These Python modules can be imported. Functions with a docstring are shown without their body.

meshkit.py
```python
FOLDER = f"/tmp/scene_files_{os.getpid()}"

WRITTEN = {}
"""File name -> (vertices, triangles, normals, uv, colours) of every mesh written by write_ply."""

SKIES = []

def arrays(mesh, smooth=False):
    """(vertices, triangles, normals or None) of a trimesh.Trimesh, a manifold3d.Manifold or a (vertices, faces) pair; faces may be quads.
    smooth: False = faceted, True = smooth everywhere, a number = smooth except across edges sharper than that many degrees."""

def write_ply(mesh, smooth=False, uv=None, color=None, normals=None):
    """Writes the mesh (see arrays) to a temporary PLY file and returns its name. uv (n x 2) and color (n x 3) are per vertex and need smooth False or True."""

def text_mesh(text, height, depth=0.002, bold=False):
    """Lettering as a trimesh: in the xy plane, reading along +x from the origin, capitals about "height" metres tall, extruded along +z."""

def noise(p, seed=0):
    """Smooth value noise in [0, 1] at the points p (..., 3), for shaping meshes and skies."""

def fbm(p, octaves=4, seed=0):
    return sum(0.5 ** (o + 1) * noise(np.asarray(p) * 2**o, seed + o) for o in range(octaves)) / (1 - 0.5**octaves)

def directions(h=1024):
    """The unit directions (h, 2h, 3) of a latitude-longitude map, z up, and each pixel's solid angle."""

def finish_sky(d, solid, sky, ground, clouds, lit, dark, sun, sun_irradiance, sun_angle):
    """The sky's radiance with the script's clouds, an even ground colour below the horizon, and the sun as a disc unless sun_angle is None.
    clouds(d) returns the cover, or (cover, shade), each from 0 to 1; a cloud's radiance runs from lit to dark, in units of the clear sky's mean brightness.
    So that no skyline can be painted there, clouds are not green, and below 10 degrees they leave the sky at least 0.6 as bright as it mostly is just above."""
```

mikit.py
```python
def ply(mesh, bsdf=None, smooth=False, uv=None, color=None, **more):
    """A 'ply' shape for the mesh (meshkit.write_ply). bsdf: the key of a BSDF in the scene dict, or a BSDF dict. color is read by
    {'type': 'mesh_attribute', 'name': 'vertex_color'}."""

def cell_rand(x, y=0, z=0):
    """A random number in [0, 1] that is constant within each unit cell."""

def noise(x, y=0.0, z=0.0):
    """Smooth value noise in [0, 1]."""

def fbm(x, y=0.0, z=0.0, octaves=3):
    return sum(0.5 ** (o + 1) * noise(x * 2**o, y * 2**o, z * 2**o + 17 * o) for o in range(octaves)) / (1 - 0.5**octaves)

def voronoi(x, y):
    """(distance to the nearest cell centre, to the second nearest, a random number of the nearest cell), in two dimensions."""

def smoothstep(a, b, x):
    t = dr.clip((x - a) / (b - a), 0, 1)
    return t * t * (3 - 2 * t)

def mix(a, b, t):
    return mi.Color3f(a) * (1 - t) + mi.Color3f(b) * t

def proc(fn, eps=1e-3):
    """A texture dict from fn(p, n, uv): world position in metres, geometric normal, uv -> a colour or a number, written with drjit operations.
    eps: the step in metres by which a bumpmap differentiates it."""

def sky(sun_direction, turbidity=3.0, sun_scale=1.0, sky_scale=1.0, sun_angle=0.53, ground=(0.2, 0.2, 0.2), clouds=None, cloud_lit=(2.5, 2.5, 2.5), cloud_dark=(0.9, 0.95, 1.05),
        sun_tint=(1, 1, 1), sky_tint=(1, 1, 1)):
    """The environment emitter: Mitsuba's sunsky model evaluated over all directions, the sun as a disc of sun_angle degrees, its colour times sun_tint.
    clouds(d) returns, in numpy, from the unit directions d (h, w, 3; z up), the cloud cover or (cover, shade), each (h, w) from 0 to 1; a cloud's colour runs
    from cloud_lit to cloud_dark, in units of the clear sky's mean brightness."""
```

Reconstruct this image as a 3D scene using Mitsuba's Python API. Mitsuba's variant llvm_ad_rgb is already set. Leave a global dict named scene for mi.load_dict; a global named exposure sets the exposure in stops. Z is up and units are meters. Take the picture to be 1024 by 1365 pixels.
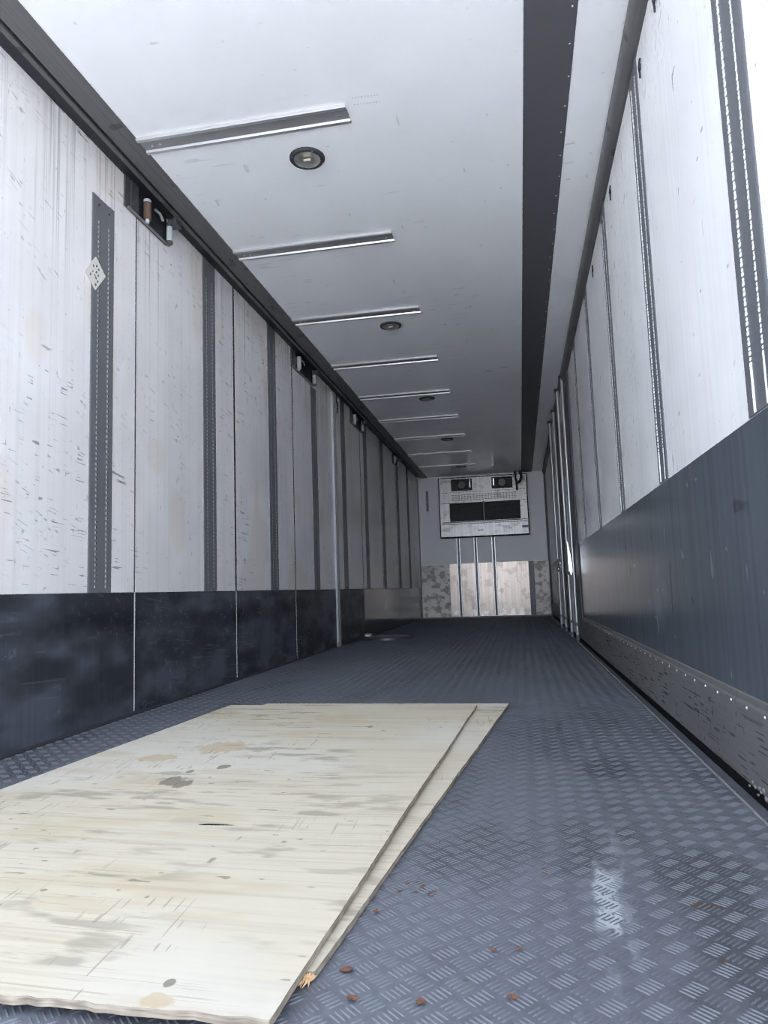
import math, random
import numpy as np, trimesh
import drjit as dr
import mitsuba as mi
import mikit, meshkit
from mikit import noise, fbm, smoothstep, mix, cell_rand
from shapely.geometry import Polygon
T = mi.ScalarTransform4f
scene, labels = {'type': 'scene'}, {}
random.seed(7); rng = np.random.default_rng(7)

# ------------------------------------------------------------------ camera, sky, exposure
W, H, L = 2.47, 2.7287, 13.66          # inside width, height, length of the trailer
Y0 = 0.55                              # the open rear end
F, YAW, PITCH, ROLL = 947.5567, 0.185389, 0.110492, -0.033585
CAM = np.array([1.89954, 0.0, 0.563214])
_f = np.array([-math.sin(YAW) * math.cos(PITCH), math.cos(YAW) * math.cos(PITCH), math.sin(PITCH)])
_r = np.array([math.cos(YAW), math.sin(YAW), 0.0])
_u = np.cross(_r, _f)
_u = -math.sin(ROLL) * _r + math.cos(ROLL) * _u
scene['camera'] = {'type': 'perspective', 'fov': math.degrees(2 * math.atan(512 / F)), 'fov_axis': 'x', 'near_clip': 0.05, 'far_clip': 200.0,
                   'to_world': T().look_at(origin=CAM.tolist(), target=(CAM + _f).tolist(), up=_u.tolist())}
exposure = 4.74


def overcast(d):
    p = d * np.array([2.2, 2.2, 3.5])
    n = meshkit.fbm(p + 11.0, 4, seed=3)
    return np.clip(0.75 + 0.5 * (n - 0.4), 0, 1), np.clip(1.6 * (n - 0.35), 0, 1)


scene['sky'] = mikit.sky((0.25, 0.75, 0.75), turbidity=3.5, sun_scale=0.5, sky_scale=1.0, ground=(0.57, 0.61, 0.67), clouds=overcast,
                         cloud_lit=(1.3, 1.34, 1.43), cloud_dark=(0.95, 1.0, 1.1), sun_tint=(0.93, 0.99, 1.06))

# ------------------------------------------------------------------ materials


def pr(color, rough=0.5, **k):
    c = color if isinstance(color, dict) else {'type': 'rgb', 'value': list(color)}
    return {'type': 'twosided', 'bsdf': {'type': 'principled', 'base_color': c, 'roughness': rough, **k}}


def white_left(p, n, uv):
    y, z = p.y, p.z
    base = mi.Color3f(0.90, 0.882, 0.88)
    streak = noise(y * 150, z * 1.0, 1.0) * 0.5 + noise(y * 47, z * 0.6, 5.0) * 0.5
    grime = smoothstep(1.95, 2.75, z + 0.6 * (noise(y * 9, z * 0.8, 3.0) - 0.5))
    v = 1.0 - 0.06 * smoothstep(0.45, 0.85, streak) - 0.34 * grime * smoothstep(0.45, 0.8, streak) * smoothstep(0.25, 0.6, noise(y * 5, z * 1.1, 6.0))
    v *= 1.0 - 0.09 * smoothstep(0.45, 0.75, fbm(y * 1.6, z * 1.3, 2.0))
    area = smoothstep(0.47, 0.64, fbm(y * 1.1 + 9, z * 1.4, 4.0))
    s1 = smoothstep(0.80, 0.87, noise(y * 11 + z, z * 210 + y * 14, 7.0)) * area * smoothstep(0.5, 0.62, noise(y * 23, z * 15, 8.0))
    s2 = smoothstep(0.84, 0.9, noise(y * 20 - z * 12, z * 170 + y * 60, 9.0)) * smoothstep(0.5, 0.7, noise(y * 3.1, z * 3.3, 12.0)) * smoothstep(0.5, 0.65, noise(y * 11, z * 12, 13.0))
    dots = smoothstep(0.945, 0.975, noise(y * 60, z * 60, 14.0))
    v *= 1.0 - 0.55 * s1 - 0.35 * s2 - 0.3 * dots
    tan = smoothstep(0.66, 0.8, noise(y * 4.0, z * 3.0, 21.0))
    return base * v * mix((1, 1, 1), (0.97, 0.94, 0.90), tan)


def white_right(p, n, uv):
    y, z = p.y, p.z
    v = 1.0 - 0.05 * smoothstep(0.4, 0.9, noise(y * 60, z * 1.5, 1.0)) - 0.06 * smoothstep(0.45, 0.8, fbm(y * 1.8, z * 1.5, 2.0))
    s = smoothstep(0.84, 0.9, noise(y * 24 - z * 16, z * 110 + y * 60, 9.0)) * smoothstep(0.55, 0.75, noise(y * 2.3, z * 2.0, 12.0))
    dots = smoothstep(0.95, 0.98, noise(y * 26, z * 22, 14.0))
    return mi.Color3f(0.70, 0.705, 0.715) * v * (1 - 0.25 * s - 0.5 * dots)


def ceiling_white(p, n, uv):
    x, y = p.x, p.y
    v = 1.0 - 0.05 * smoothstep(0.4, 0.8, fbm(x * 1.7, y * 1.2, 2.0))
    s = smoothstep(0.86, 0.92, noise(x * 7 + y * 2, y * 50, 9.0)) * smoothstep(0.55, 0.75, noise(x * 2.3, y * 2.0, 12.0))
    dots = smoothstep(0.95, 0.98, noise(x * 22, y * 19, 14.0))
    return mi.Color3f(0.85, 0.872, 0.895) * v * (1 - 0.18 * s - 0.2 * dots)


def dark_left(p, n, uv):
    y, z = p.y, p.z
    g = fbm(y * 3.5, z * 7.0, 3.0, 4)
    v = 0.62 + 1.0 * smoothstep(0.3, 0.75, g)
    v *= 0.94 + 0.12 * noise(y * 90, z * 1.5, 4.0)
    band = smoothstep(0.10, 0.0, dr.abs(z - 0.47 + 0.03 * noise(y * 2, 0.0, 5.0))) * smoothstep(0.35, 0.55, noise(y * 2.3, 3.0, 6.0))
    v *= 1 - 0.5 * band
    rub = smoothstep(0.76, 0.88, noise(y * 7, z * 120 + y * 9, 7.0)) * smoothstep(0.45, 0.65, noise(y * 3.1, z * 4.0, 8.0))
    speck = smoothstep(0.62, 0.8, fbm(y * 40, z * 60, 14.0)) * smoothstep(0.5, 0.7, fbm(y * 3, z * 5, 15.0))
    v += 0.45 * rub + 0.7 * speck
    return mi.Color3f(0.051, 0.057, 0.070) * v


def dark_right(p, n, uv):
    y, z = p.y, p.z
    v = 0.88 + 0.22 * noise(y * 45, z * 1.2, 4.0) + 0.12 * (fbm(y * 1.6, z * 2.0, 3.0) - 0.5)
    pale = smoothstep(1.0, 0.5, dr.sqrt(dr.square((y - 3.12) / 0.17) + dr.square((z - 0.50) / 0.19)))
    v += 0.35 * pale * smoothstep(0.2, 0.8, fbm(y * 6, z * 9, 6.0))
    spot = smoothstep(0.945, 0.975, noise(y * 18, z * 17, 9.0))
    v += 0.7 * spot - 0.4 * smoothstep(0.95, 0.98, noise(y * 9, z * 8, 19.0))
    return mi.Color3f(0.062, 0.075, 0.088) * v


def kick_metal(p, n, uv):
    y, z = p.y, p.z
    v = 0.9 + 0.25 * (fbm(y * 3, z * 8, 2.0) - 0.5) + 0.1 * noise(y * 4, z * 160, 3.0)
    s = smoothstep(0.74, 0.82, noise(y * 12, z * 200 + y * 3, 7.0)) * smoothstep(0.42, 0.6, noise(y * 11, z * 20, 8.0)) * smoothstep(0.235, 0.19, z)
    t = smoothstep(0.80, 0.88, noise(y * 90, z * 50, 17.0)) * smoothstep(0.45, 0.7, noise(y * 6, z * 12, 18.0))
    return mi.Color3f(0.145, 0.145, 0.142) * v * (1 - 0.55 * s - 0.35 * t)


def floor_color(p, n, uv):
    x, y = p.x, p.y
    g = fbm(x * 2.6, y * 1.1, 2.0, 4)
    v = 0.80 + 0.35 * smoothstep(0.3, 0.75, g)
    v *= 1 - 0.35 * smoothstep(0.52, 0.72, fbm(x * 5, y * 2.3, 6.0))
    fine = noise(x * 90, y * 90, 4.0)
    v *= 0.92 + 0.16 * fine
    oil = smoothstep(1.0, 0.4, dr.sqrt(dr.square((x - 2.13) / 0.12) + dr.square((y - 2.35) / 0.2)) + 0.6 * (fbm(x * 12, y * 9, 3.0) - 0.5))
    v *= 1 - 0.45 * oil
    c = mi.Color3f(0.116, 0.126, 0.147) * v
    # pale scuffed strip of old tape
    sx = x - (2.028 + 0.09 * (y - 1.48))
    tape = smoothstep(0.027, 0.013, dr.abs(sx) + 0.01 * (noise(x * 60, y * 60, 3.0) - 0.5)) * smoothstep(1.25, 1.31, y) * smoothstep(1.56, 1.48, y + 2.5 * sx)
    trail = smoothstep(0.035, 0.0, dr.abs(sx - 0.02)) * smoothstep(2.0, 1.5, y) * smoothstep(1.0, 1.25, y) * 0.5
    m = dr.clip(tape + trail * smoothstep(0.45, 0.7, noise(x * 40, y * 22, 5.0)), 0, 1) * smoothstep(0.0, 0.35, noise(x * 120, y * 90, 8.0))
    c = mix(c, (0.62, 0.66, 0.70), 0.5 * m)
    # rust ring and spots
    rr = dr.sqrt(dr.square(x - 1.664) + dr.square((y - 1.405) * 0.8))
    ring = smoothstep(0.010, 0.003, dr.abs(rr - 0.022)) * smoothstep(0.3, 0.6, noise(x * 70, y * 70, 2.0))
    rust = smoothstep(0.93, 0.97, noise(x * 24, y * 21, 31.0)) * smoothstep(2.2, 1.3, y) * 0.8
    return mix(c, (0.10, 0.055, 0.038), dr.clip(ring + rust, 0, 1) * 0.8)


def ply_color(p, n, uv):
    # the sheets lie turned by about 2.7 degrees; the grain runs across the trailer
    a = p.x * 0.9989 - p.y * 0.047
    b = p.y * 0.9989 + p.x * 0.047
    grain = noise(a * 2.6, b * 160, 1.0) * 0.45 + noise(a * 1.3, b * 55, 2.0) * 0.35 + noise(a * 9, b * 300, 8.0) * 0.2
    c = mix((0.545, 0.52, 0.44), (0.475, 0.44, 0.36), smoothstep(0.42, 0.85, grain))
    pale = smoothstep(0.42, 0.62, fbm(a * 1.3, b * 2.2, 6.0) + 0.12 * (grain - 0.5))
    c = mix(c, (0.58, 0.575, 0.55), 0.65 * pale)
    blot = smoothstep(0.58, 0.75, fbm(a * 3.0, b * 8, 3.0, 4))
    c = mix(c, (0.43, 0.34, 0.20), 0.28 * blot)
    dirt = smoothstep(0.58, 0.76, fbm(a * 7.0, b * 26, 9.0, 4)) * smoothstep(0.42, 0.65, noise(a * 3, b * 3, 4.0))
    c = mix(c, (0.20, 0.185, 0.16), 0.5 * dirt)
    line = smoothstep(0.82, 0.88, noise(a * 5, b * 330, 11.0)) * smoothstep(0.5, 0.62, noise(a * 7, b * 6, 12.0))
    c = mix(c, (0.26, 0.23, 0.19), 0.35 * line)
    dash = smoothstep(0.85, 0.9, noise(a * 160 + b * 20, b * 14, 15.0)) * smoothstep(0.6, 0.75, noise(a * 5, b * 4.1, 16.0))
    c = mix(c, (0.22, 0.20, 0.175), 0.5 * dash)
    fleck = smoothstep(0.92, 0.96, noise(a * 28, b * 46, 17.0)) * smoothstep(0.45, 0.6, noise(a * 4, b * 4, 18.0))
    c = mix(c, (0.17, 0.15, 0.125), 0.65 * fleck)

    def spot(x, y, rx, ry, k):
        q = dr.sqrt(dr.square((p.x - x) / rx) + dr.square((p.y - y) / ry)) + 0.9 * (fbm(p.x * 60, p.y * 40, k) - 0.5)
        return smoothstep(1.05, 0.75, q)
    for x, y, rx, ry, k in ((0.855, 2.02, 0.035, 0.055, 1.0), (0.90, 1.99, 0.028, 0.045, 2.0), (0.945, 2.19, 0.02, 0.03, 5.0), (0.86, 2.13, 0.012, 0.02, 7.0), (1.385, 0.988, 0.009, 0.010, 6.0)):
        c = mix(c, (0.17, 0.155, 0.13), 0.8 * spot(x, y, rx, ry, k))
    for x, y, rx, ry, k in ((0.82, 2.47, 0.10, 0.10, 3.0), (1.39, 0.945, 0.028, 0.02, 4.0), (0.66, 2.3, 0.07, 0.06, 8.0)):
        c = mix(c, (0.42, 0.31, 0.155), 0.45 * spot(x, y, rx, ry, k))
    return c * mi.Color3f(0.84, 0.81, 0.755)


def ply_edge(p, n, uv):
    return mix((0.17, 0.135, 0.10), (0.36, 0.31, 0.245), noise(p.x * 30 + p.y * 30, p.z * 500, 2.0)) * (0.75 + 0.5 * noise(p.x * 60, p.y * 60, 3.0))


def plate_metal(p, n, uv):
    x, z = p.x, p.z
    v = 0.82 + 0.22 * noise(x * 60, z * 2.0, 2.0) - 0.25 * smoothstep(0.5, 0.75, fbm(x * 9, z * 8, 5.0, 4))
    low = smoothstep(0.22, 0.05, z) * smoothstep(0.45, 0.7, fbm(x * 12, z * 10, 8.0))
    return mix(mi.Color3f(0.46, 0.385, 0.345) * v, (0.78, 0.74, 0.70), 0.6 * low)


def plate_dirty(p, n, uv):
    x, z = p.x + p.y, p.z
    v = 0.95 - 0.5 * smoothstep(0.40, 0.66, fbm(x * 12, z * 15, 5.0, 4)) + 0.25 * smoothstep(0.25, 0.05, z) * noise(x * 25, z * 25, 6.0)
    return mi.Color3f(0.42, 0.39, 0.37) * v


def cover_metal(p, n, uv):
    x, z = p.x, p.z
    v = 0.85 + 0.2 * noise(x * 40, z * 3.0, 2.0) - 0.35 * smoothstep(0.55, 0.8, fbm(x * 7, z * 15, 5.0, 4))
    return mi.Color3f(0.46, 0.455, 0.46) * v


def rail_grey(p, n, uv):
    v = 0.92 + 0.25 * (noise(p.x * 120, p.y * 2.0, 2.0) - 0.5) - 0.35 * smoothstep(0.84, 0.92, noise(p.x * 24, p.y * 14, 5.0))
    return mi.Color3f(0.112, 0.112, 0.116) * v


B = scene
B['white_left'] = pr(mikit.proc(white_left), 0.27)
B['white_right'] = pr(mikit.proc(white_right), 0.25)
B['ceiling_white'] = pr(mikit.proc(ceiling_white), 0.28)
B['dark_left'] = pr(mikit.proc(dark_left), 0.42)
B['dark_gloss'] = pr((0.055, 0.058, 0.066), 0.13, specular=0.7)
B['dark_right'] = pr(mikit.proc(dark_right), 0.19, specular=0.24)
B['kick_metal'] = pr(mikit.proc(kick_metal), 0.45, metallic=0.3)
B['floor_plate'] = pr(mikit.proc(floor_color), 0.48, metallic=0.2, specular=0.22)
B['tread_metal'] = pr((0.165, 0.178, 0.203), 0.30, metallic=0.4)
B['ply_face'] = pr(mikit.proc(ply_color), 0.7)
B['ply_edge'] = pr(mikit.proc(ply_edge), 0.8)
B['fresh_wood'] = pr((0.72, 0.52, 0.30), 0.8)
B['plate_metal'] = pr(mikit.proc(plate_metal), 0.28, metallic=0.9)
B['plate_dirty'] = pr(mikit.proc(plate_dirty), 0.42, metallic=0.7)
B['cover_metal'] = pr(mikit.proc(cover_metal), 0.34, metallic=0.8)
B['rail_grey'] = pr(mikit.proc(rail_grey), 0.45)
B['track_grey'] = pr((0.15, 0.155, 0.168), 0.42)
B['track_grey_right'] = pr((0.088, 0.094, 0.105), 0.4)
B['slot_grey'] = pr((0.42, 0.43, 0.45), 0.5)
B['slot_white'] = pr((0.88, 0.89, 0.90), 0.4)
B['aluminium'] = pr((0.60, 0.61, 0.62), 0.32, metallic=0.75)
B['aluminium_dull'] = pr((0.30, 0.30, 0.31), 0.45, metallic=0.5)
B['seam_pale'] = pr((0.62, 0.62, 0.62), 0.45)
B['post_metal'] = pr((0.46, 0.46, 0.46), 0.4)
B['near_black'] = pr((0.018, 0.019, 0.026), 0.5)
B['pitch_black'] = pr((0.008, 0.008, 0.009), 0.9, specular=0.05)
B['black_rubber'] = pr((0.03, 0.031, 0.035), 0.6)
B['strip_dark'] = pr((0.085, 0.085, 0.096), 0.5)
B['back_white'] = pr((0.84, 0.84, 0.89), 0.32)
B['plate_steel'] = pr((0.10, 0.10, 0.112), 0.35, metallic=0.3)
B['roller_brown'] = pr((0.14, 0.088, 0.064), 0.5)
B['roller_pale'] = pr((0.52, 0.55, 0.57), 0.35)
B['sticker_white'] = pr((0.76, 0.75, 0.69), 0.5)
B['print_dark'] = pr((0.10, 0.11, 0.10), 0.6)
B['maroon'] = pr((0.34, 0.13, 0.18), 0.45)
B['board_grey'] = pr((0.58, 0.57, 0.60), 0.4)
B['reflector'] = pr((0.62, 0.61, 0.57), 0.38, metallic=0.9)
B['chrome'] = pr((0.85, 0.85, 0.86), 0.15, metallic=0.95)
B['bright_metal'] = pr((0.90, 0.89, 0.88), 0.30, metallic=0.9)
B['leaf_brown'] = pr((0.115, 0.055, 0.034), 0.85)
B['bulb_glass'] = pr((0.55, 0.52, 0.42), 0.2)
B['clear_lens'] = {'type': 'thindielectric', 'int_ior': 1.49}
B['shell'] = pr((0.30, 0.30, 0.31), 0.7)

# ------------------------------------------------------------------ mesh helpers


def box(x0, x1, y0, y1, z0, z1):
    m = trimesh.creation.box((abs(x1 - x0), abs(y1 - y0), abs(z1 - z0)))
    m.apply_translation(((x0 + x1) / 2, (y0 + y1) / 2, (z0 + z1) / 2))
    return m


def bev(x0, x1, y0, y1, z0, z1, c=0.002):
    lo, hi = np.array([x0, y0, z0]), np.array([x1, y1, z1])
    c = min(c, 0.45 * float((hi - lo).min()))
    pts = []
    for s in np.ndindex(2, 2, 2):
        for k in range(3):
            q = np.where(np.array(s) == 0, lo + c, hi - c).astype(float)
            q[k] = (lo, hi)[s[k]][k]
            pts.append(q)
    return trimesh.convex.convex_hull(np.array(pts))


def cat(*ms):
    return trimesh.util.concatenate(list(ms))


def prism(profile, axis, a, b):
    """Extrudes a 2-D polygon. axis 'x': profile is (y, z); 'y': profile is (x, z); 'z': profile is (x, y)."""
    m = trimesh.creation.extrude_polygon(Polygon(profile), abs(b - a), engine='earcut')
    v = m.vertices.copy()
    e = v[:, 2] + min(a, b)
    if axis == 'x':
        m.vertices = np.stack([e, v[:, 0], v[:, 1]], 1)
    elif axis == 'y':
        m.vertices = np.stack([v[:, 0], e, v[:, 1]], 1)
        m.invert()
    else:
        m.vertices = np.stack([v[:, 0], v[:, 1], e], 1)
    return m


def rod(a, b, r, n=12):
    return trimesh.creation.cylinder(radius=r, segment=[list(a), list(b)], sections=n)


def tube(pts, r, n=8):
    ms = [rod(p, q, r, n) for p, q in zip(pts[:-1], pts[1:])] + [trimesh.creation.icosphere(1, r).apply_translation(p) for p in pts[1:-1]]
    return cat(*ms)


def lathe(profile, loc, n=32, flip=False):
    m = trimesh.creation.revolve(np.array(profile, float), sections=n)
    if flip:
        m.apply_transform(np.diag([1, -1, -1, 1]))
    m.apply_translation(loc)
    return m


def numbered(name):
    if name not in used:
        used.add(name)
        return name
    k = 1
    while f'{name}_{k:03d}' in used:
        k += 1
    used.add(f'{name}_{k:03d}')
    return f'{name}_{k:03d}'


used = set()


def obj(name, mesh, m, parent=None, smooth=False, label=None, kind=None):
    key = numbered(f'{parent}__{name}' if parent else name)
    scene[key] = mikit.ply(mesh, m, smooth=smooth)
    d = {}
    if label: d['label'] = label
    if kind: d['kind'] = kind
    if d: labels.setdefault(key, {}).update(d)
    return key


def shared(name, shape, parent):
    key = numbered(f'{parent}__{name}')
    scene[key] = dict(shape)
    return key


def struct(name, mesh, m, label, smooth=False):
    return obj(name, mesh, m, None, smooth, label, 'structure')


def thing(name, label, cat_, group=None):
    key = numbered(name)
    labels[key] = {'label': label, 'category': cat_}
    if group: labels[key]['group'] = group
    return key


ORD = ['first', 'second', 'third', 'fourth', 'fifth', 'sixth', 'seventh', 'eighth', 'ninth', 'tenth', 'eleventh', 'twelfth']

# ------------------------------------------------------------------ large structure
ZT = H + 0.07                                       # left wall runs up behind the rail
GAPX = 2.461                                        # right end of the floor plate
fl = struct('floor', box(-0.08, GAPX, Y0, L + 0.1, -0.03, 0.0), 'floor_plate', 'worn aluminium checker plate floor of the trailer')
obj('gutter', prism([(GAPX + 0.001, -0.06), (W + 0.003, -0.06), (W + 0.003, 0.05), (W - 0.004, 0.05), (W - 0.004, -0.045), (GAPX + 0.001, -0.045)], 'y', Y0, L), 'pitch_black', fl, label='dark gap along the right edge')
obj('edge_trim', bev(2.4245, 2.4305, Y0, L, -0.01, 0.0035, 0.001), 'aluminium', fl, label='thin bright metal edge')


def bar_unit():
    l, w, h, d = 0.0145, 0.0020, 0.0013, 0.0095
    v = np.array([[-l, 0, 0], [-d, -w, 0], [d, -w, 0], [l, 0, 0], [d, w, 0], [-d, w, 0], [-d, 0, h], [d, 0, h]])
    f = np.array([[0, 1, 6], [1, 2, 7], [1, 7, 6], [2, 3, 7], [3, 4, 7], [4, 5, 6], [4, 6, 7], [5, 0, 6]])
    return v, f


def tread(y_max):
    pitch = 0.0585
    xs = np.arange(0.02, 2.41, pitch) + (1.608 - 0.02) % pitch
    ys = np.arange(Y0 + 0.03, y_max, pitch)
    ys += (1.081 - ys[0]) % pitch
    v0, f0 = bar_unit()
    V, Fc, k = [], [], 0
    for off, ang in ((0.0, 47), (0.5, -43)):
        a = math.radians(ang)
        R2 = np.array([[math.cos(a), -math.sin(a)], [math.sin(a), math.cos(a)]])
        unit_v, unit_f = [], []
        for j in range(5):
            q = v0.copy()
            q[:, 1] += (j - 2) * 0.0086
            q[:, :2] = q[:, :2] @ R2.T
            unit_f.append(f0 + 8 * j)
            unit_v.append(q)
        uv_, uf_ = np.vstack(unit_v), np.vstack(unit_f)
        gx, gy = np.meshgrid(xs + off * pitch, ys + off * pitch)
        o = np.stack([gx.ravel(), gy.ravel()], 1)
        o = o[(o[:, 0] > 0.02) & (o[:, 0] < 2.408) & (o[:, 1] < y_max)]
        vv = np.tile(uv_, (len(o), 1, 1))
        vv[:, :, :2] += o[:, None, :]
        ff = uf_[None] + (np.arange(len(o)) * len(uv_))[:, None, None] + k
        V.append(vv.reshape(-1, 3)); Fc.append(ff.reshape(-1, 3)); k += vv.shape[0] * vv.shape[1]
    return np.vstack(V), np.vstack(Fc)


obj('tread_bars', tread(L - 0.06), 'tread_metal', fl, label='raised five-bar tread pattern of the floor plate', kind='stuff')

ce = struct('ceiling', box(-0.08, W + 0.08, Y0, L + 0.1, H + 0.08, H + 0.16), 'ceiling_white', 'smooth white ceiling panel of the trailer')
obj('panel', cat(box(0.2, W + 0.08, Y0, L, H, H + 0.08)), 'ceiling_white', ce)
st = obj('dark_strip', bev(2.026, 2.2273, Y0, L, H - 0.004, H + 0.001, 0.001), 'strip_dark', ce, label='long dark grey strip along the ceiling')
obj('screws', cat(*[lathe([[0, 0], [0.004, 0], [0.004, 0.0015], [0, 0.003]], (xx + dx, y, H - 0.004), 8, True)
                    for y in np.arange(1.6, 9.0, 0.19) for xx, dx in ((2.212, 0.006 * math.sin(y * 9)),)]), 'seam_pale', st, kind='stuff')

obj('stencil_dots', cat(*[lathe([[0, 0], [0.003, 0], [0.003, 0.0006], [0, 0.0006]], (1.285 + k * 0.014, y + 0.001 * k, H), 8, True) for k in range(9) for y in (2.85, 2.895)]), 'slot_grey', ce, label='two faint rows of small dots', kind='stuff')

# left wall: backing, then door panels between the joints
joints = [Y0, 1.97, 3.28, 4.58, 5.89, 7.30, 8.60, 9.91, 11.2, 12.45, L]
wl = struct('wall_left', box(-0.12, -0.022, Y0, L + 0.1, -0.03, H + 0.16), 'black_rubber', 'left side wall of tall white doors above a dark lower band')
for a, b in zip(joints[:-1], joints[1:]):
    obj('panel', bev(-0.022, 0.0, a + 0.003, b - 0.003, 0.5975, ZT, 0.002), 'white_left', wl)
    obj('kick_panel', bev(-0.022, 0.002, a + 0.003, b - 0.003, 0.004, 0.5965, 0.002), 'dark_left' if a < 8.5 else 'dark_gloss', wl, label='dark scuffed lower panel' if a < 8.5 else 'dark glossy lower panel')
for i, y in enumerate(joints[2:5]):
    w = (0.0042, 0.0026, 0.0022)[i]
    obj('seam', bev(-0.02, 0.0035, y - w, y + w, 0.02, 0.5965, 0.001), 'seam_pale', wl, label='pale metal seam between lower panels')
for i, y in enumerate(joints[2:-1]):
    if i == 3: continue
    w = (0.0030, 0.0105, 0.006, 0, 0.007, 0.008, 0.008, 0.008)[i]
    obj('gasket', bev(-0.02, 0.0025, y - w, y + w, 0.5985, ZT - 0.01, 0.0008), 'plate_steel' if i == 0 else 'black_rubber', wl, label='thin dark gasket between the doors')
obj('sill', prism([(-0.02, -0.03), (0.012, -0.03), (0.012, 0.004), (0.004, 0.012), (-0.02, 0.012)], 'y', Y0, L), 'black_rubber', wl)

wr = struct('wall_right', box(W + 0.004, W + 0.1, Y0, L + 0.1, -0.06, H + 0.16), 'shell', 'right side wall, white above a smooth slate-grey lower band')
obj('panel', box(W - 0.004, W + 0.004, Y0, L, 0.945, H), 'white_right', wr)
obj('kick_panel', bev(W - 0.006, W + 0.004, Y0, L, 0.262, 0.945, 0.001), 'dark_right', wr, label='slate-grey glossy lower panel')
bb = obj('baseboard_right', prism([(W + 0.02, 0.034), (W - 0.012, 0.034), (W - 0.016, 0.044), (W - 0.016, 0.240), (W - 0.011, 0.246), (W - 0.011, 0.262), (W - 0.006, 0.266), (W + 0.02, 0.266)], 'y', Y0, L), 'kick_metal', None, False, 'scratched aluminium kick board along the foot of the right wall', 'structure')
obj('rivets', cat(*[lathe([[0, 0], [0.0045, 0], [0.003, 0.0025], [0, 0.003]], (0, 0, 0), 8).apply_transform(trimesh.transformations.rotation_matrix(-math.pi / 2, [0, 1, 0])).apply_translation((W - 0.0158, y, 0.233)) for y in np.arange(0.9, 9.0, 0.139)]), 'chrome', bb, kind='stuff')
v = []
for k in range(26):
    y, z = 1.75 + 0.012 * k + rng.uniform(-.004, .004), 0.040 + rng.uniform(-.014, .010)
    s = rng.uniform(.004, .012)
    t = trimesh.creation.icosphere(0, 1.0)
    t.apply_scale((0.003, s, s * rng.uniform(.4, 1))); t.apply_translation((W - 0.016, y, z))
    if rng.random() < 0.6: v.append(t)
obj('torn_sealant', cat(*v), 'aluminium_dull', bb, label='torn ragged sealant on the lower edge', kind='stuff')

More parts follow.
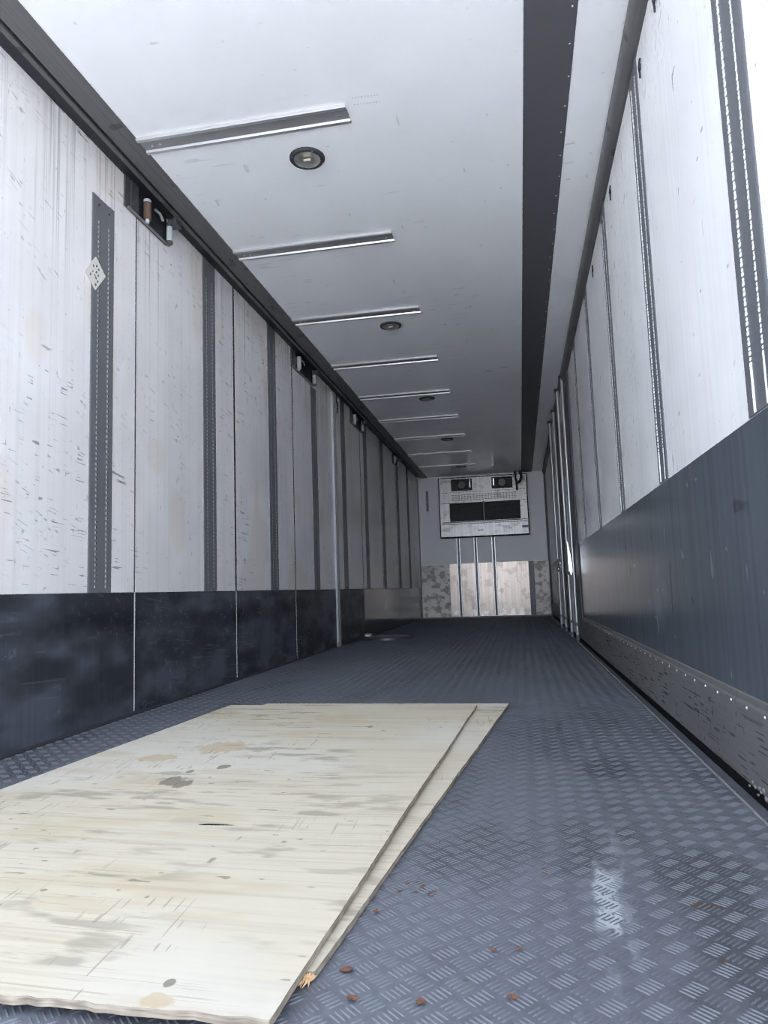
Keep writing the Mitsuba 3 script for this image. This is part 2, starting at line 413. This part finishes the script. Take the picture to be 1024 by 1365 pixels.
wb = struct('wall_back', box(-0.12, W + 0.1, L, L + 0.1, -0.06, H + 0.16), 'back_white', 'grey-white bulkhead wall at the far end of the trailer')
zk = 1.035
obj('kick_plate', bev(0.03, 0.575, L - 0.006, L + 0.01, 0.03, 1.012, 0.001), 'plate_dirty', wb, label='stained dull aluminium plate')
obj('kick_plate', bev(0.577, 2.065, L - 0.010, L + 0.01, 0.03, zk, 0.001), 'plate_metal', wb, label='bright bare aluminium plate')
obj('kick_plate', bev(2.067, 2.165, L - 0.006, L + 0.01, 0.03, 1.03, 0.001), 'plate_steel', wb, label='dark narrow plate')
obj('kick_plate', bev(2.167, 2.455, L - 0.008, L + 0.01, 0.03, 1.02, 0.001), 'plate_dirty', wb, label='stained dull aluminium plate')
obj('corner_trim', prism([(0, L), (0.035, L), (0.035, L - 0.004), (0.004, L - 0.03), (0, L - 0.03)], 'z', 0.0, H), 'aluminium', wb)
obj('corner_trim', prism([(W, L), (W - 0.04, L), (W - 0.04, L - 0.004), (W - 0.004, L - 0.03), (W, L - 0.03)], 'z', 0.0, H), 'aluminium', wb)
obj('sill', box(0, W, L - 0.03, L, 0.0, 0.028), 'plate_steel', wb)
for x in (0.768, 1.095, 1.433):
    r = obj('vertical_rail', box(x - 0.032, x + 0.032, L - 0.013, L, 0.04, 1.56), 'plate_steel', wb, label='vertical aluminium rail with two bright edges')
    for s in (-1, 1):
        obj('edge', bev(x + s * 0.026 - 0.010, x + s * 0.026 + 0.010, L - 0.03, L - 0.004, 0.04, 1.56, 0.003), 'aluminium', r)

# left roof rail and right cove
tr = obj('trim_1', box(0.113, 0.228, Y0, L, H - 0.003, H + 0.08), 'rail_grey', None, False, 'broad dark grey roof rail above the left wall', 'structure')
obj('lip', bev(0.067, 0.092, Y0, L, H - 0.001, H + 0.02, 0.002), 'rail_grey', tr)
obj('groove', box(-0.02, 0.114, Y0, L, H + 0.0185, H + 0.08), 'near_black', tr, label='dark groove behind the rail')
obj('end_plate', box(-0.03, 0.23, Y0 - 0.004, Y0, H - 0.003, H + 0.16), 'rail_grey', tr)
arc = [(2.4137, H + 0.002), (2.4137, H - 0.012)] + [(2.4137 + 0.05 * (1 - math.cos(t)), H - 0.012 - 0.058 * math.sin(t)) for t in np.linspace(0.2, 1.5, 6)] + [(W + 0.001, 2.652), (W + 0.001, H + 0.002)]
obj('trim_2', prism(arc, 'y', Y0, L), 'rail_grey', None, 30, 'dark grey cove trim between ceiling and right wall', 'structure')

# ------------------------------------------------------------------ vertical lashing tracks
LEFT_Y = [1.79, 2.975, 4.172, 5.362, 6.56, 7.725, 8.90, 10.06, 11.37, 12.45]
for i, y in enumerate(LEFT_Y[1:]):
    zt = 2.492 if i == 0 else 2.565 if i in (3, 7) else H + 0.015
    w = 0.092 if i < 7 else 0.10
    t = thing('lashing_track', f'{ORD[i]} tall grey slotted lashing track on the left wall, counted from the open end' if i else 'nearest grey slotted lashing track on the left wall, with a diamond sticker on it', 'lashing track', 'lashing tracks on the left wall')
    obj('strip', prism([(-0.001, y - w), (0.004, y - w), (0.006, y - w + 0.006), (0.006, y - 0.05), (0.0045, y - 0.046), (0.0045, y + 0.046), (0.006, y + 0.05), (0.006, y + w - 0.006), (0.004, y + w), (-0.001, y + w)][::-1], 'z', 0.599, zt), 'track_grey', t)
    for s in (-1, 1):
        yc = y + s * 0.043
        ms, hs = [], []
        for z in np.arange(0.62, zt - 0.12, 0.0245 if i < 4 else 0.049):
            q = 1 if i < 4 else 2
            ms.append(box(0.004, 0.0068, yc - 0.004, yc + 0.004, z, z + 0.012 * q))
            if i < 3:
                hs.append(box(0.004, 0.0066, yc + 0.0035, yc + 0.011, z + 0.004, z + 0.012))
        obj('slot_column', cat(*ms), 'slot_grey', t, kind='stuff')
        if hs: obj('slot_holes', cat(*hs), 'black_rubber', t, kind='stuff')
    if i == 0:
        for dy, dz in ((-0.04, 2.455), (0.045, 2.452)):
            obj('screw_hole', rod((0.004, y + dy, dz), (0.0072, y + dy, dz), 0.006, 10), 'near_black', t)

RIGHT_Y = [1.722, 2.868, 3.985, 5.09, 6.215]
for i, y in enumerate(RIGHT_Y):
    w = 0.098 if i == 0 else 0.08
    lab = ['nearest grey lashing track on the right wall with two rows of bright slots', 'second grey slotted lashing track on the right wall from the open end', 'third grey slotted lashing track on the right wall, midway to the partition boards', 'fourth grey slotted lashing track on the right wall, second before the partition boards', 'fifth grey lashing track on the right wall, just before the partition boards'][i]
    t = thing('lashing_track', lab, 'lashing track', 'lashing tracks on the right wall')
    xa = W - 0.0035
    obj('strip', prism([(xa, y - w), (xa - 0.004, y - w), (xa - 0.006, y - w + 0.006), (xa - 0.006, y - 0.05), (xa - 0.0045, y - 0.046), (xa - 0.0045, y + 0.046), (xa - 0.006, y + 0.05), (xa - 0.006, y + w - 0.006), (xa - 0.004, y + w), (xa, y + w)], 'z', 0.947, 2.655), 'track_grey_right', t)
    for s in (-1, 1):
        yc = y + s * 0.045
        ms = []
        for k, z in enumerate(np.arange(1.075, 2.60, 0.01225)):
            h = 0.0088 if k % 2 else 0.0064
            g = 0.0052 if k % 2 else 0.0036
            ms.append(box(xa - 0.0068, xa - 0.003, yc - g, yc + g, z, z + h))
        obj('slot_column', cat(*ms), 'slot_white', t, kind='stuff')
        obj('slit', box(xa - 0.0068, xa - 0.003, yc - 0.005, yc + 0.005, 0.95, 1.07), 'slot_white', t, label='plain bright slit below the slots')

# small black clips under the right cove
for i, (y, z) in enumerate(((2.40, 2.56), (2.712, 2.548), (3.635, 2.563), (4.55, 2.555))):
    c = thing('rubber_clip', ['nearest little black rubber clip at the top edge of the right wall', 'little black rubber clip high beside the second right lashing track', 'little black rubber clip high beside the third right lashing track', 'farthest little black rubber clip under the right cove'][i], 'clip', 'clips under the right cove')
    xw = W - 0.004
    obj('hook', tube([(xw - 0.004, y - 0.012, z + 0.035), (xw - 0.006, y + 0.012, z + 0.012), (xw - 0.006, y - 0.002, z - 0.02), (xw - 0.004, y + 0.008, z - 0.035)], 0.0035), 'near_black', c)
    obj('tab', bev(xw - 0.006, xw, y - 0.008, y + 0.008, z - 0.002, z + 0.016, 0.001), 'black_rubber', c)

# ------------------------------------------------------------------ ceiling rails and lamps
RAIL_Y = [2.94, 4.10, 5.28, 6.483, 7.645, 8.80, 9.95, 11.22, 12.42]
for i, y in enumerate(RAIL_Y):
    t = thing('ceiling_rail', f'{ORD[i]} short aluminium cross rail on the ceiling from the open end', 'rail', 'aluminium cross rails on the ceiling')
    x0, x1, w = 0.226, 1.245, 0.061
    obj('body', prism([(y - w, H), (y - w, H - 0.010), (y - w + 0.004, H - 0.014), (y - w + 0.022, H - 0.014), (y - w + 0.026, H - 0.003), (y + w - 0.026, H - 0.003), (y + w - 0.022, H - 0.014), (y + w - 0.004, H - 0.014), (y + w, H - 0.010), (y + w, H)][::-1], 'x', x0, x1), 'aluminium', t)
    obj('channel', box(x0 + 0.001, x1 - 0.001, y - w + 0.027, y + w - 0.027, H - 0.0042, H - 0.0028), 'aluminium_dull', t)
    if i < 4:
        for xx in (x0 + 0.05, x0 + 0.09, x1 - 0.045):
            obj('screw', lathe([[0, 0], [0.007, 0], [0.006, 0.003], [0, 0.004]], (xx, y + 0.006, H - 0.0042), 10, True), 'chrome', t)
for i, y in enumerate((3.22, 5.56, 7.88, 10.17, 12.56)):
    x = 0.965
    t = thing('ceiling_lamp', f'{ORD[i]} round dome lamp on the ceiling from the open end, unlit', 'lamp', 'round ceiling lamps')
    obj('bezel', lathe([[0.066, 0.0], [0.088, 0.0], [0.0885, 0.006], [0.083, 0.013], [0.074, 0.016], [0.067, 0.013], [0.066, 0.0]], (x, y, H), 36, True), 'black_rubber', t, 30)
    obj('reflector', lathe([[0.0, 0.001], [0.03, 0.0015], [0.05, 0.004], [0.0665, 0.011], [0.0665, 0.0], [0.0, 0.0]], (x, y, H), 36, True), 'reflector', t, 30)
    obj('lens', lathe([[0.067, 0.012], [0.058, 0.021], [0.04, 0.028], [0.02, 0.031], [0.0, 0.032]], (x, y, H), 36, True), 'clear_lens', t, True)
    obj('bulb', rod((x - 0.018, y, H - 0.012), (x + 0.018, y, H - 0.012), 0.006, 10), 'bulb_glass', t, 40)
    if i < 2:
        for k in range(4):
            a = 0.6 + k * math.pi / 2
            obj('screw', lathe([[0, 0], [0.004, 0], [0, 0.0025]], (x + 0.078 * math.cos(a), y + 0.078 * math.sin(a), H - 0.0145), 8, True), 'chrome', t)

# ------------------------------------------------------------------ roller hangers along the left roof rail
HANG = [(3.156, 3.60, 'roller hanger with a brown roller under the left roof rail, nearest to the open end'), (5.87, 6.53, 'second roller hanger under the left roof rail, with pale rollers'),
        (8.11, 8.70, 'third roller hanger under the left roof rail, just beyond the pale post'), (10.95, 11.42, 'farthest small roller hanger under the left roof rail')]
for i, (a, b, lab) in enumerate(HANG):
    t = thing('roller_hanger', lab, 'hanger', 'roller hangers of the left doors')
    d = b - a
    z0 = 2.575
    obj('mount_plate', prism([(0.0, a), (0.010, a), (0.010, a + 0.04), (0.006, a + 0.045), (0.006, a + 0.055), (0.010, a + 0.06), (0.010, a + 0.13), (0.0, a + 0.13)][::-1], 'z', z0, ZT - 0.005), 'plate_steel', t, label='ribbed grey mounting plate')
    obj('back_plate', bev(0.0, 0.006, a + 0.12, b, z0, H + 0.02, 0.001), 'near_black', t)
    obj('bottom_bar', rod((0.014, a + 0.02, z0 + 0.003), (0.014, b + 0.01, z0 + 0.003), 0.007, 8), 'aluminium_dull', t, 40)
    r1, r2 = a + (0.185 if i == 0 else 0.24 * d), b - 0.02
    obj('roller', rod((0.030, r1, z0 + 0.018), (0.030, r1, z0 + 0.112), 0.021, 18), 'roller_brown' if i == 0 else 'roller_pale', t, 40, label='brown roller' if i == 0 else 'pale roller')
    obj('roller_cap', rod((0.030, r1, z0 + 0.112), (0.030, r1, z0 + 0.128), 0.020, 16), 'roller_pale', t, 40)
    obj('roller_foot', rod((0.030, r1, z0), (0.030, r1, z0 + 0.018), 0.011, 12), 'roller_pale', t, 40)
    obj('roller', rod((0.034, r2, z0 + 0.012), (0.034, r2, z0 + 0.098), 0.017, 18), 'roller_pale', t, 40, label='pale roller')
    obj('roller_foot', rod((0.034, r2, z0 - 0.004), (0.034, r2, z0 + 0.012), 0.019, 16), 'plate_steel', t, 40)
    obj('roller_cap', rod((0.034, r2, z0 + 0.098), (0.034, r2, z0 + 0.122), 0.012, 12), 'plate_steel', t, 40)
    obj('arm', cat(bev(0.02, 0.075, r2 + 0.0, r2 + 0.075, z0 + 0.118, z0 + 0.15, 0.004), bev(0.055, 0.075, r2 + 0.0, r2 + 0.075, z0 + 0.118, H + 0.004, 0.003)), 'plate_steel', t)
    obj('bolt', tube([(0.02, r1 + 0.10, z0 + 0.13), (0.03, r1 + 0.14, z0 + 0.125), (0.03, r1 + 0.17, z0 + 0.10)], 0.008), 'aluminium', t, 40)

# pale post at the left wall, with its chain hook
t = thing('door_post', 'pale aluminium post standing against the left wall about halfway along', 'post')
obj('body', prism([(-0.001, 7.235), (0.010, 7.235), (0.014, 7.242), (0.014, 7.285), (0.008, 7.290), (0.008, 7.325), (0.014, 7.330), (0.014, 7.378), (0.010, 7.385), (-0.001, 7.385)][::-1], 'z', 0.002, H), 'post_metal', t)
obj('edge_bead', bev(0.006, 0.026, 7.226, 7.240, 0.05, H - 0.02, 0.003), 'roller_pale', t, label='bright front edge')
t = thing('chain_hook', 'thin dark hook hanging at the top of the pale post on the left', 'hook')
obj('link', tube([(0.022, 7.40, H - 0.005), (0.024, 7.40, H - 0.07), (0.024, 7.385, H - 0.09)], 0.006), 'near_black', t)
obj('hook', tube([(0.024, 7.385, H - 0.09), (0.032, 7.41, H - 0.105), (0.032, 7.405, H - 0.20), (0.022, 7.39, H - 0.21)], 0.006), 'near_black', t)

# diamond sticker with worn print
t = thing('sticker', 'square white sticker set as a diamond on the nearest left lashing track', 'sticker')
c, e1, e2 = np.array([0.0072, 2.907, 2.097]), np.array([0, 0.082, 0.024]), np.array([0, 0.0, -0.084])
P = [np.array([0, 2.909, 2.183]), np.array([0, 2.991, 2.118]), np.array([0, 2.907, 2.015]), np.array([0, 2.823, 2.074])]
obj('paper', prism([(q[1], q[2]) for q in P], 'x', 0.0062, 0.0078), 'sticker_white', t)
ex, ez = (P[1] - P[0]), (P[3] - P[0])
marks = []
for r in range(4):
    for k in range(5):
        if rng.random() < 0.62:
            u0, v0 = 0.14 + 0.155 * k + rng.uniform(-.02, .02), 0.17 + 0.19 * r
            du, dv = rng.uniform(.05, .12), rng.uniform(.05, .11)
            q = [P[0] + ex * a + ez * b for a, b in ((u0, v0), (u0 + du, v0), (u0 + du, v0 + dv), (u0, v0 + dv))]
            marks.append(prism([(w_[1], w_[2]) for w_ in q], 'x', 0.0076, 0.0082))
obj('print', cat(*marks), 'print_dark', t, label='worn illegible dark print', kind='stuff')

# ------------------------------------------------------------------ evaporator on the bulkhead
ev = thing('evaporator_unit', 'flat aluminium refrigeration evaporator cover high on the far bulkhead', 'refrigeration unit')
yf = L - 0.16
ex0, ex1, ez0, ez1 = 0.457, 2.11, 1.537, 2.662
gx0, gx1, gz0, gz1 = 0.645, 1.972, 1.828, 2.182
fans = [(0.691, 1.089, 2.411, 2.65), (1.46, 1.85, 2.420, 2.65)]
body = box(ex0, ex1, yf, L, ez0, ez1)
import manifold3d as m3


def man(m):
    return m3.Manifold(m3.Mesh(np.asarray(m.vertices, np.float32), np.asarray(m.faces, np.uint32)))


bm = man(body) - man(box(gx0, gx1, yf - 0.1, yf + 0.10, gz0, gz1))
for a, b, c0, c1 in fans:
    bm = bm - man(box(a, b, yf - 0.1, yf + 0.09, c0, c1 - 0.01))
bm = bm - man(box(1.925, 2.09, yf - 0.1, yf + 0.06, 2.49, 2.65))
obj('cover', bm, 'cover_metal', ev)
obj('border', cat(*[box(*q) for q in ((ex0 - 0.012, ex0 + 0.006, yf - 0.006, L, ez0 - 0.012, ez1 + 0.012), (ex1 - 0.006, ex1 + 0.012, yf - 0.006, L, ez0 - 0.012, ez1 + 0.012), (ex0, ex1, yf - 0.006, L, ez0 - 0.014, ez0 + 0.004), (ex0, ex1, yf - 0.006, L, ez1 - 0.002, ez1 + 0.012))]), 'black_rubber', ev)
gr = obj('grille', box(gx0, gx1, yf + 0.06, yf + 0.10, gz0, gz1), 'near_black', ev, label='wide dark intake grille')
for k in range(9):
    z = gz0 + 0.02 + k * (gz1 - gz0 - 0.03) / 8.5
    obj('louvre', box(gx0, gx1, yf + 0.012, yf + 0.03, z, z + 0.008), 'black_rubber', gr)
obj('divider', bev(1.280, 1.305, yf - 0.004, yf + 0.05, gz0, gz1 + 0.02, 0.003), 'plate_steel', gr)
obj('lip', prism([(yf, 1.822), (yf - 0.03, 1.800), (yf - 0.03, 1.790), (yf, 1.785)], 'x', 0.50, 2.085), 'aluminium', ev, label='folded bright lip below the grille')
obj('seam', cat(box(ex0, ex1, yf - 0.002, yf + 0.01, 1.772, 1.780), box(ex0, gx0, yf - 0.002, yf + 0.01, 2.176, 2.184), box(gx1, ex1, yf - 0.002, yf + 0.01, 2.176, 2.184), box(ex0, ex1, yf - 0.0015, yf + 0.01, 2.385, 2.390)), 'black_rubber', ev)
holes = []
for r in range(4):
    for k in range(22):
        holes.append(box(0.70 + k * 0.056, 0.70 + k * 0.056 + 0.036, yf - 0.002, yf + 0.01, 2.225 + r * 0.033, 2.225 + r * 0.033 + 0.017))
obj('perforations', cat(*holes), 'track_grey', ev, label='rows of small vent holes', kind='stuff')
for a, b, c0, c1 in fans:
    f = obj('fan_opening', box(a, b, yf + 0.08, yf + 0.09, c0, c1 - 0.01), 'near_black', ev, label='dark square fan opening')
    obj('bracket', bev((b - 0.05 if a < 1 else a + 0.025), (b - 0.025 if a < 1 else a + 0.05), yf - 0.01, yf + 0.06, c0 + 0.06, c1 - 0.03, 0.003), 'chrome', f)
    obj('motor', rod(((a + b) / 2, yf + 0.03, (c0 + c1) / 2), ((a + b) / 2, yf + 0.085, (c0 + c1) / 2), 0.07, 20), 'plate_steel', f, 40)
    hubx, hubz = (a + b) / 2, (c0 + c1) / 2
    for k in range(4):
        bl = bev(-0.025, 0.025, -0.003, 0.003, 0.03, 0.105, 0.001)
        bl.apply_transform(trimesh.transformations.rotation_matrix(0.5, [0, 0, 1]))
        bl.apply_transform(trimesh.transformations.rotation_matrix(k * math.pi / 2 + 0.4, [0, 1, 0]))
        bl.apply_translation((hubx, yf + 0.05, hubz))
        obj('blade', bl, 'black_rubber', f)
obj('hose', tube([(1.905, yf - 0.02, H - 0.005), (1.91, yf - 0.05, 2.60), (1.925, yf - 0.04, 2.52), (1.93, yf - 0.02, 2.36)], 0.018), 'black_rubber', ev, 40)
obj('hose', tube([(1.99, yf - 0.02, H - 0.005), (2.02, yf - 0.06, 2.62), (2.0, yf - 0.05, 2.55), (1.96, yf - 0.02, 2.50)], 0.022), 'black_rubber', ev, 40)
obj('pipe_end', rod((1.885, yf - 0.03, 2.60), (1.885, yf - 0.03, 2.66), 0.02, 14), 'chrome', ev, 40)
obj('pipe_end', rod((2.055, yf - 0.02, 2.56), (2.055, yf - 0.02, 2.64), 0.018, 14), 'chrome', ev, 40)
obj('latch', bev(1.99, 2.10, yf - 0.012, yf, 1.655, 1.70, 0.004), 'plate_steel', ev)
obj('badge', bev(1.16, 1.27, yf - 0.003, yf, 1.635, 1.655, 0.001), 'plate_steel', ev)

# narrow vertical notice at the left of the evaporator
t = thing('notice_strip', 'narrow upright strip of small dark print on the bulkhead left of the evaporator', 'notice')
obj('paper', box(0.175, 0.232, L - 0.002, L, 2.07, 2.475), 'slot_grey', t)
ms = []
for k in range(16):
    z = 2.085 + k * 0.0235
    ms.append(box(0.186, 0.186 + 0.034 - 0.008 * (k % 3 == 1), L - 0.0028, L - 0.001, z, z + 0.013))
obj('print', cat(*ms), 'black_rubber', t, kind='stuff')

# ------------------------------------------------------------------ partition boards stored against the right wall
pb = [(7.42, 8.55, 2.432, 'nearer grey partition board stored upright against the right wall, with maroon label and bright lever handle', 7.93, 2.412),
      (8.88, 10.0, 2.412, 'farther grey partition board stored upright against the right wall behind the first', 9.50, 2.392)]
for i, (a, b, xf, lab, y2, x2) in enumerate(pb):
    t = thing('partition_board', lab, 'partition board', 'partition boards')
    obj('panel', bev(xf + 0.004, W - 0.02 if i == 0 else xf + 0.04, a + 0.02, b, 0.06, H - 0.07, 0.004), 'board_grey', t)
    obj('seal', bev(xf + 0.018, W - 0.007, a - 0.42, a + 0.019, 0.05, H - 0.085, 0.004), 'strip_dark', t, label='dark rubber edge seal')
    for k, (yy, xx) in enumerate(((a, xf), (y2, x2))):
        zb = 0.05
        r = obj('locking_rod', rod((xx, yy, zb), (xx, yy, H - 0.03), 0.0165, 14), 'aluminium', t, 40, label='slim aluminium locking rod')
        obj('cap', bev(xx - 0.032, xx + 0.02, yy - 0.03, yy + 0.03, H - 0.032, H - 0.004, 0.004), 'black_rubber', r)
        obj('foot', bev(xx - 0.016, xx + 0.018, yy - 0.022, yy + 0.022, 0.002, 0.06, 0.004), 'plate_steel', r)
        obj('guide', bev(xx - 0.018, xx + 0.02, yy - 0.02, yy + 0.02, 0.155, 0.185, 0.004), 'plate_steel', r)
    if i == 0:
        obj('decal', box(xf + 0.002, xf + 0.0045, a + 0.06, y2 - 0.03, 1.72, 2.32), 'maroon', t, label='maroon label')
        obj('decal', box(xf + 0.002, xf + 0.0045, a + 0.22, y2 - 0.10, 2.36, 2.46), 'seam_pale', t, label='small pale label')
        obj('decal', box(xf + 0.002, xf + 0.0045, a + 0.15, y2 - 0.12, 1.50, 1.68), 'slot_grey', t, label='small grey label')
    else:
        obj('decal', box(xf + 0.002, xf + 0.0045, a + 0.10, y2 - 0.03, 2.15, 2.36), 'slot_grey', t, label='small grey label')
    hy, hz, top = (7.47, 0.70, 0.30) if i == 0 else (9.05, 0.76, 0.14)
    hx = xf - 0.040
    balls = [(hx, hy, hz, 0.036), (hx - 0.004, hy + 0.10, hz + 0.10, 0.026), (hx + 0.004, hy + 0.36, hz + top, 0.010)]
    hs = [trimesh.creation.icosphere(2, q[3]).apply_scale((0.75, 1, 1)).apply_translation(q[:3]).vertices for q in balls]
    hm = (m3.Manifold.hull_points(np.vstack(hs[:2])) + m3.Manifold.hull_points(np.vstack(hs[1:]))).to_mesh()
    h = obj('handle', trimesh.Trimesh(hm.vert_properties[:, :3], hm.tri_verts), 'chrome', t, 40, label='bright lever handle')
    if i == 0:
        leaf = [(2.386, 0.995), (2.393, 0.99), (2.412, 0.86), (2.422, 0.77), (2.424, 0.70), (2.414, 0.66), (2.402, 0.665), (2.388, 0.72), (2.383, 0.80), (2.385, 0.90)]
        obj('paddle', prism([(q[0] - 0.004, q[1]) for q in leaf], 'y', 7.375, 7.387), 'bright_metal', h, label='bright flat paddle of the handle')
    obj('boss', rod((hx + 0.045, hy + 0.06, hz + 0.03), (hx, hy + 0.06, hz + 0.03), 0.03, 16), 'aluminium', h, 40)
    obj('latch', bev(hx + 0.012, hx + 0.05, hy + 0.28, hy + 0.32, hz - 0.02, hz + 0.10, 0.004), 'chrome', h)

# round metal lid on the floor far inside
t = thing('round_lid', 'low round dark metal lid lying on the floor by the left wall, far inside', 'lid')
lx, ly = 0.33, 8.35
obj('dish', lathe([[0, 0.012], [0.19, 0.014], [0.225, 0.030], [0.255, 0.034], [0.28, 0.024], [0.285, 0.0], [0, 0.0]], (lx, ly, 0.0018), 48), 'aluminium_dull', t, 30)
obj('rim', lathe([[0.262, 0.024], [0.272, 0.036], [0.288, 0.038], [0.300, 0.024], [0.302, 0.0], [0.28, 0.0], [0.262, 0.024]], (lx, ly, 0.0018), 48), 'plate_steel', t, 30)
obj('lug', bev(lx - 0.29, lx - 0.21, ly + 0.03, ly + 0.13, 0.02, 0.062, 0.008), 'aluminium', t)

# ------------------------------------------------------------------ plywood sheets


def sheet(corners, z0, z1, bottom_left_to_right_ragged, seed, warp=None):
    """A thin sheet: a grid in the plane with slightly ragged sides. Returns (faces mesh, edge mesh)."""
    g = np.random.default_rng(seed)
    A, Bq, C, D = [np.array(q, float) for q in corners]       # near-left, near-right, far-right, far-left
    n, m = 70, 140
    s, tt = np.linspace(0, 1, n), np.linspace(0, 1, m)
    jl, jr = [0.0015 * np.cumsum(g.normal(size=m)) * 0.2 for _ in range(2)]
    jl, jr = [np.clip(j - np.linspace(j[0], j[-1], m), -0.006, 0.006) for j in (jl, jr)]
    jn = g.uniform(-0.003, 0.003, n) * bottom_left_to_right_ragged
    pts = np.zeros((m, n, 2))
    for j in range(m):
        a, b = A + (D - A) * tt[j], Bq + (C - Bq) * tt[j]
        row = a[None] + (b - a)[None] * s[:, None]
        row[:, 0] += jl[j] * (1 - s) + jr[j] * s
        pts[j] = row
    pts[0, :, 1] += jn
    zz = np.zeros((m, n)) if warp is None else warp(s[None, :], tt[:, None])
    top = np.concatenate([pts, (z1 + zz)[..., None]], -1).reshape(-1, 3)
    bot = np.concatenate([pts, (z0 + zz)[..., None]], -1).reshape(-1, 3)
    idx = np.arange(m * n).reshape(m, n)
    q = np.stack([idx[:-1, :-1], idx[:-1, 1:], idx[1:, 1:], idx[1:, :-1]], -1).reshape(-1, 4)
    k = m * n
    face = np.vstack([q[:, [0, 1, 2]], q[:, [0, 2, 3]], k + q[:, [0, 2, 1]], k + q[:, [0, 3, 2]]])
    loop = np.concatenate([idx[0, :], idx[1:, -1], idx[-1, -2::-1], idx[-2:0:-1, 0]])
    nx = np.roll(loop, -1)
    e = np.stack([loop, loop + k, nx + k, nx], -1)
    edge = np.vstack([e[:, [0, 1, 2]], e[:, [0, 2, 3]]])
    V = np.vstack([top, bot])
    return trimesh.Trimesh(V, face, process=False), trimesh.Trimesh(V, edge, process=False)


zb = 0.0022
lo_f, lo_e = sheet([(0.36, 1.02), (1.573, 1.065), (1.815, 3.500), (0.600, 3.530)], zb, zb + 0.011, 3.0, 5)
t = thing('plywood_sheet', 'lower plywood sheet, mostly hidden, its pale strip showing at the right edge of the pile', 'plywood sheet')
obj('board', lo_f, 'ply_face', t, 30)
obj('ply_edge', lo_e, 'ply_edge', t, label='grey-brown layered edge')
sp = []
for k in range(26):
    x, y = 1.572 - rng.uniform(0, 0.03), 1.062
    a = rng.uniform(-0.5, 0.5)
    ln = rng.uniform(0.01, 0.035)
    sp.append(trimesh.convex.convex_hull(np.array([[x - .003, y + .012, zb + .001], [x + .003, y + .012, zb + .001], [x, y + .012, zb + .010], [x + ln * math.sin(a), y - ln * math.cos(a), zb + rng.uniform(.002, .010)]])))
obj('splinters', cat(*sp), 'fresh_wood', t, label='broken splintered corner of fresh wood', kind='stuff')

zu = zb + 0.0118


def bow(s, t):
    return 0.006 * np.exp(-((s - 1) / 0.12) ** 2) * np.sin(np.pi * np.clip(t * 1.3, 0, 1)) ** 2 + 0.0 * t


up_f, up_e = sheet([(0.335, 0.945), (1.556, 0.925), (1.672, 3.385), (0.452, 3.40)], zu, zu + 0.0115, 1.0, 9, bow)
t = thing('plywood_sheet', 'large weathered pale plywood sheet lying on top in the left foreground', 'plywood sheet')
obj('board', up_f, 'ply_face', t, 30)
obj('ply_edge', up_e, 'ply_edge', t, label='grey-brown layered edge')
# dark split in the face
sy, sx = 1.648, 1.15
obj('split', prism([(sx - 0.035, sy - 0.002), (sx - 0.012, sy + 0.006), (sx + 0.02, sy + 0.004), (sx + 0.055, sy - 0.001), (sx + 0.01, sy - 0.004), (sx - 0.02, sy - 0.006)], 'z', zu + 0.010, zu + 0.0122), 'near_black', t, label='short dark split in the veneer')

# dry leaf fragments on the checker plate
for i, (x, y, s, where) in enumerate(((1.614, 1.096, 0.016, 'beside the splintered plywood corner'), (1.639, 1.022, 0.013, 'in front of the splintered corner'), (1.620, 1.29, 0.008, 'beyond the splintered corner'),
                                      (1.827, 1.179, 0.009, 'left of the middle pair'), (1.868, 1.187, 0.009, 'right of the middle pair'), (1.736, 1.025, 0.012, 'lower middle, right of the plywood'), (1.858, 1.054, 0.011, 'farthest right in the foreground'))):
    g = np.random.default_rng(40 + i)
    n = 9
    ang = np.linspace(0, 2 * math.pi, n, endpoint=False)
    rad = 0.72 * s * g.uniform(0.45, 1.1, n)
    ring = np.stack([x + rad * np.cos(ang), y + 0.8 * rad * np.sin(ang), 0.0035 + g.uniform(0, 0.004, n)], 1)
    V = np.vstack([ring, [[x, y, 0.006]], ring - [0, 0, 0.0009], [[x, y, 0.0051]]])
    Fc = [[k, (k + 1) % n, n] for k in range(n)] + [[n + 1 + (k + 1) % n, n + 1 + k, 2 * n + 1] for k in range(n)]
    for k in range(n):
        a, b = k, (k + 1) % n
        Fc += [[a, a + n + 1, b], [b, a + n + 1, b + n + 1]]
    key = obj('leaf_fragment', trimesh.Trimesh(V, Fc, process=False), 'leaf_brown')
    labels[key] = {'label': f'brown dry leaf fragment on the floor, {where}', 'category': 'leaf', 'group': 'dry leaf fragments on the floor'}
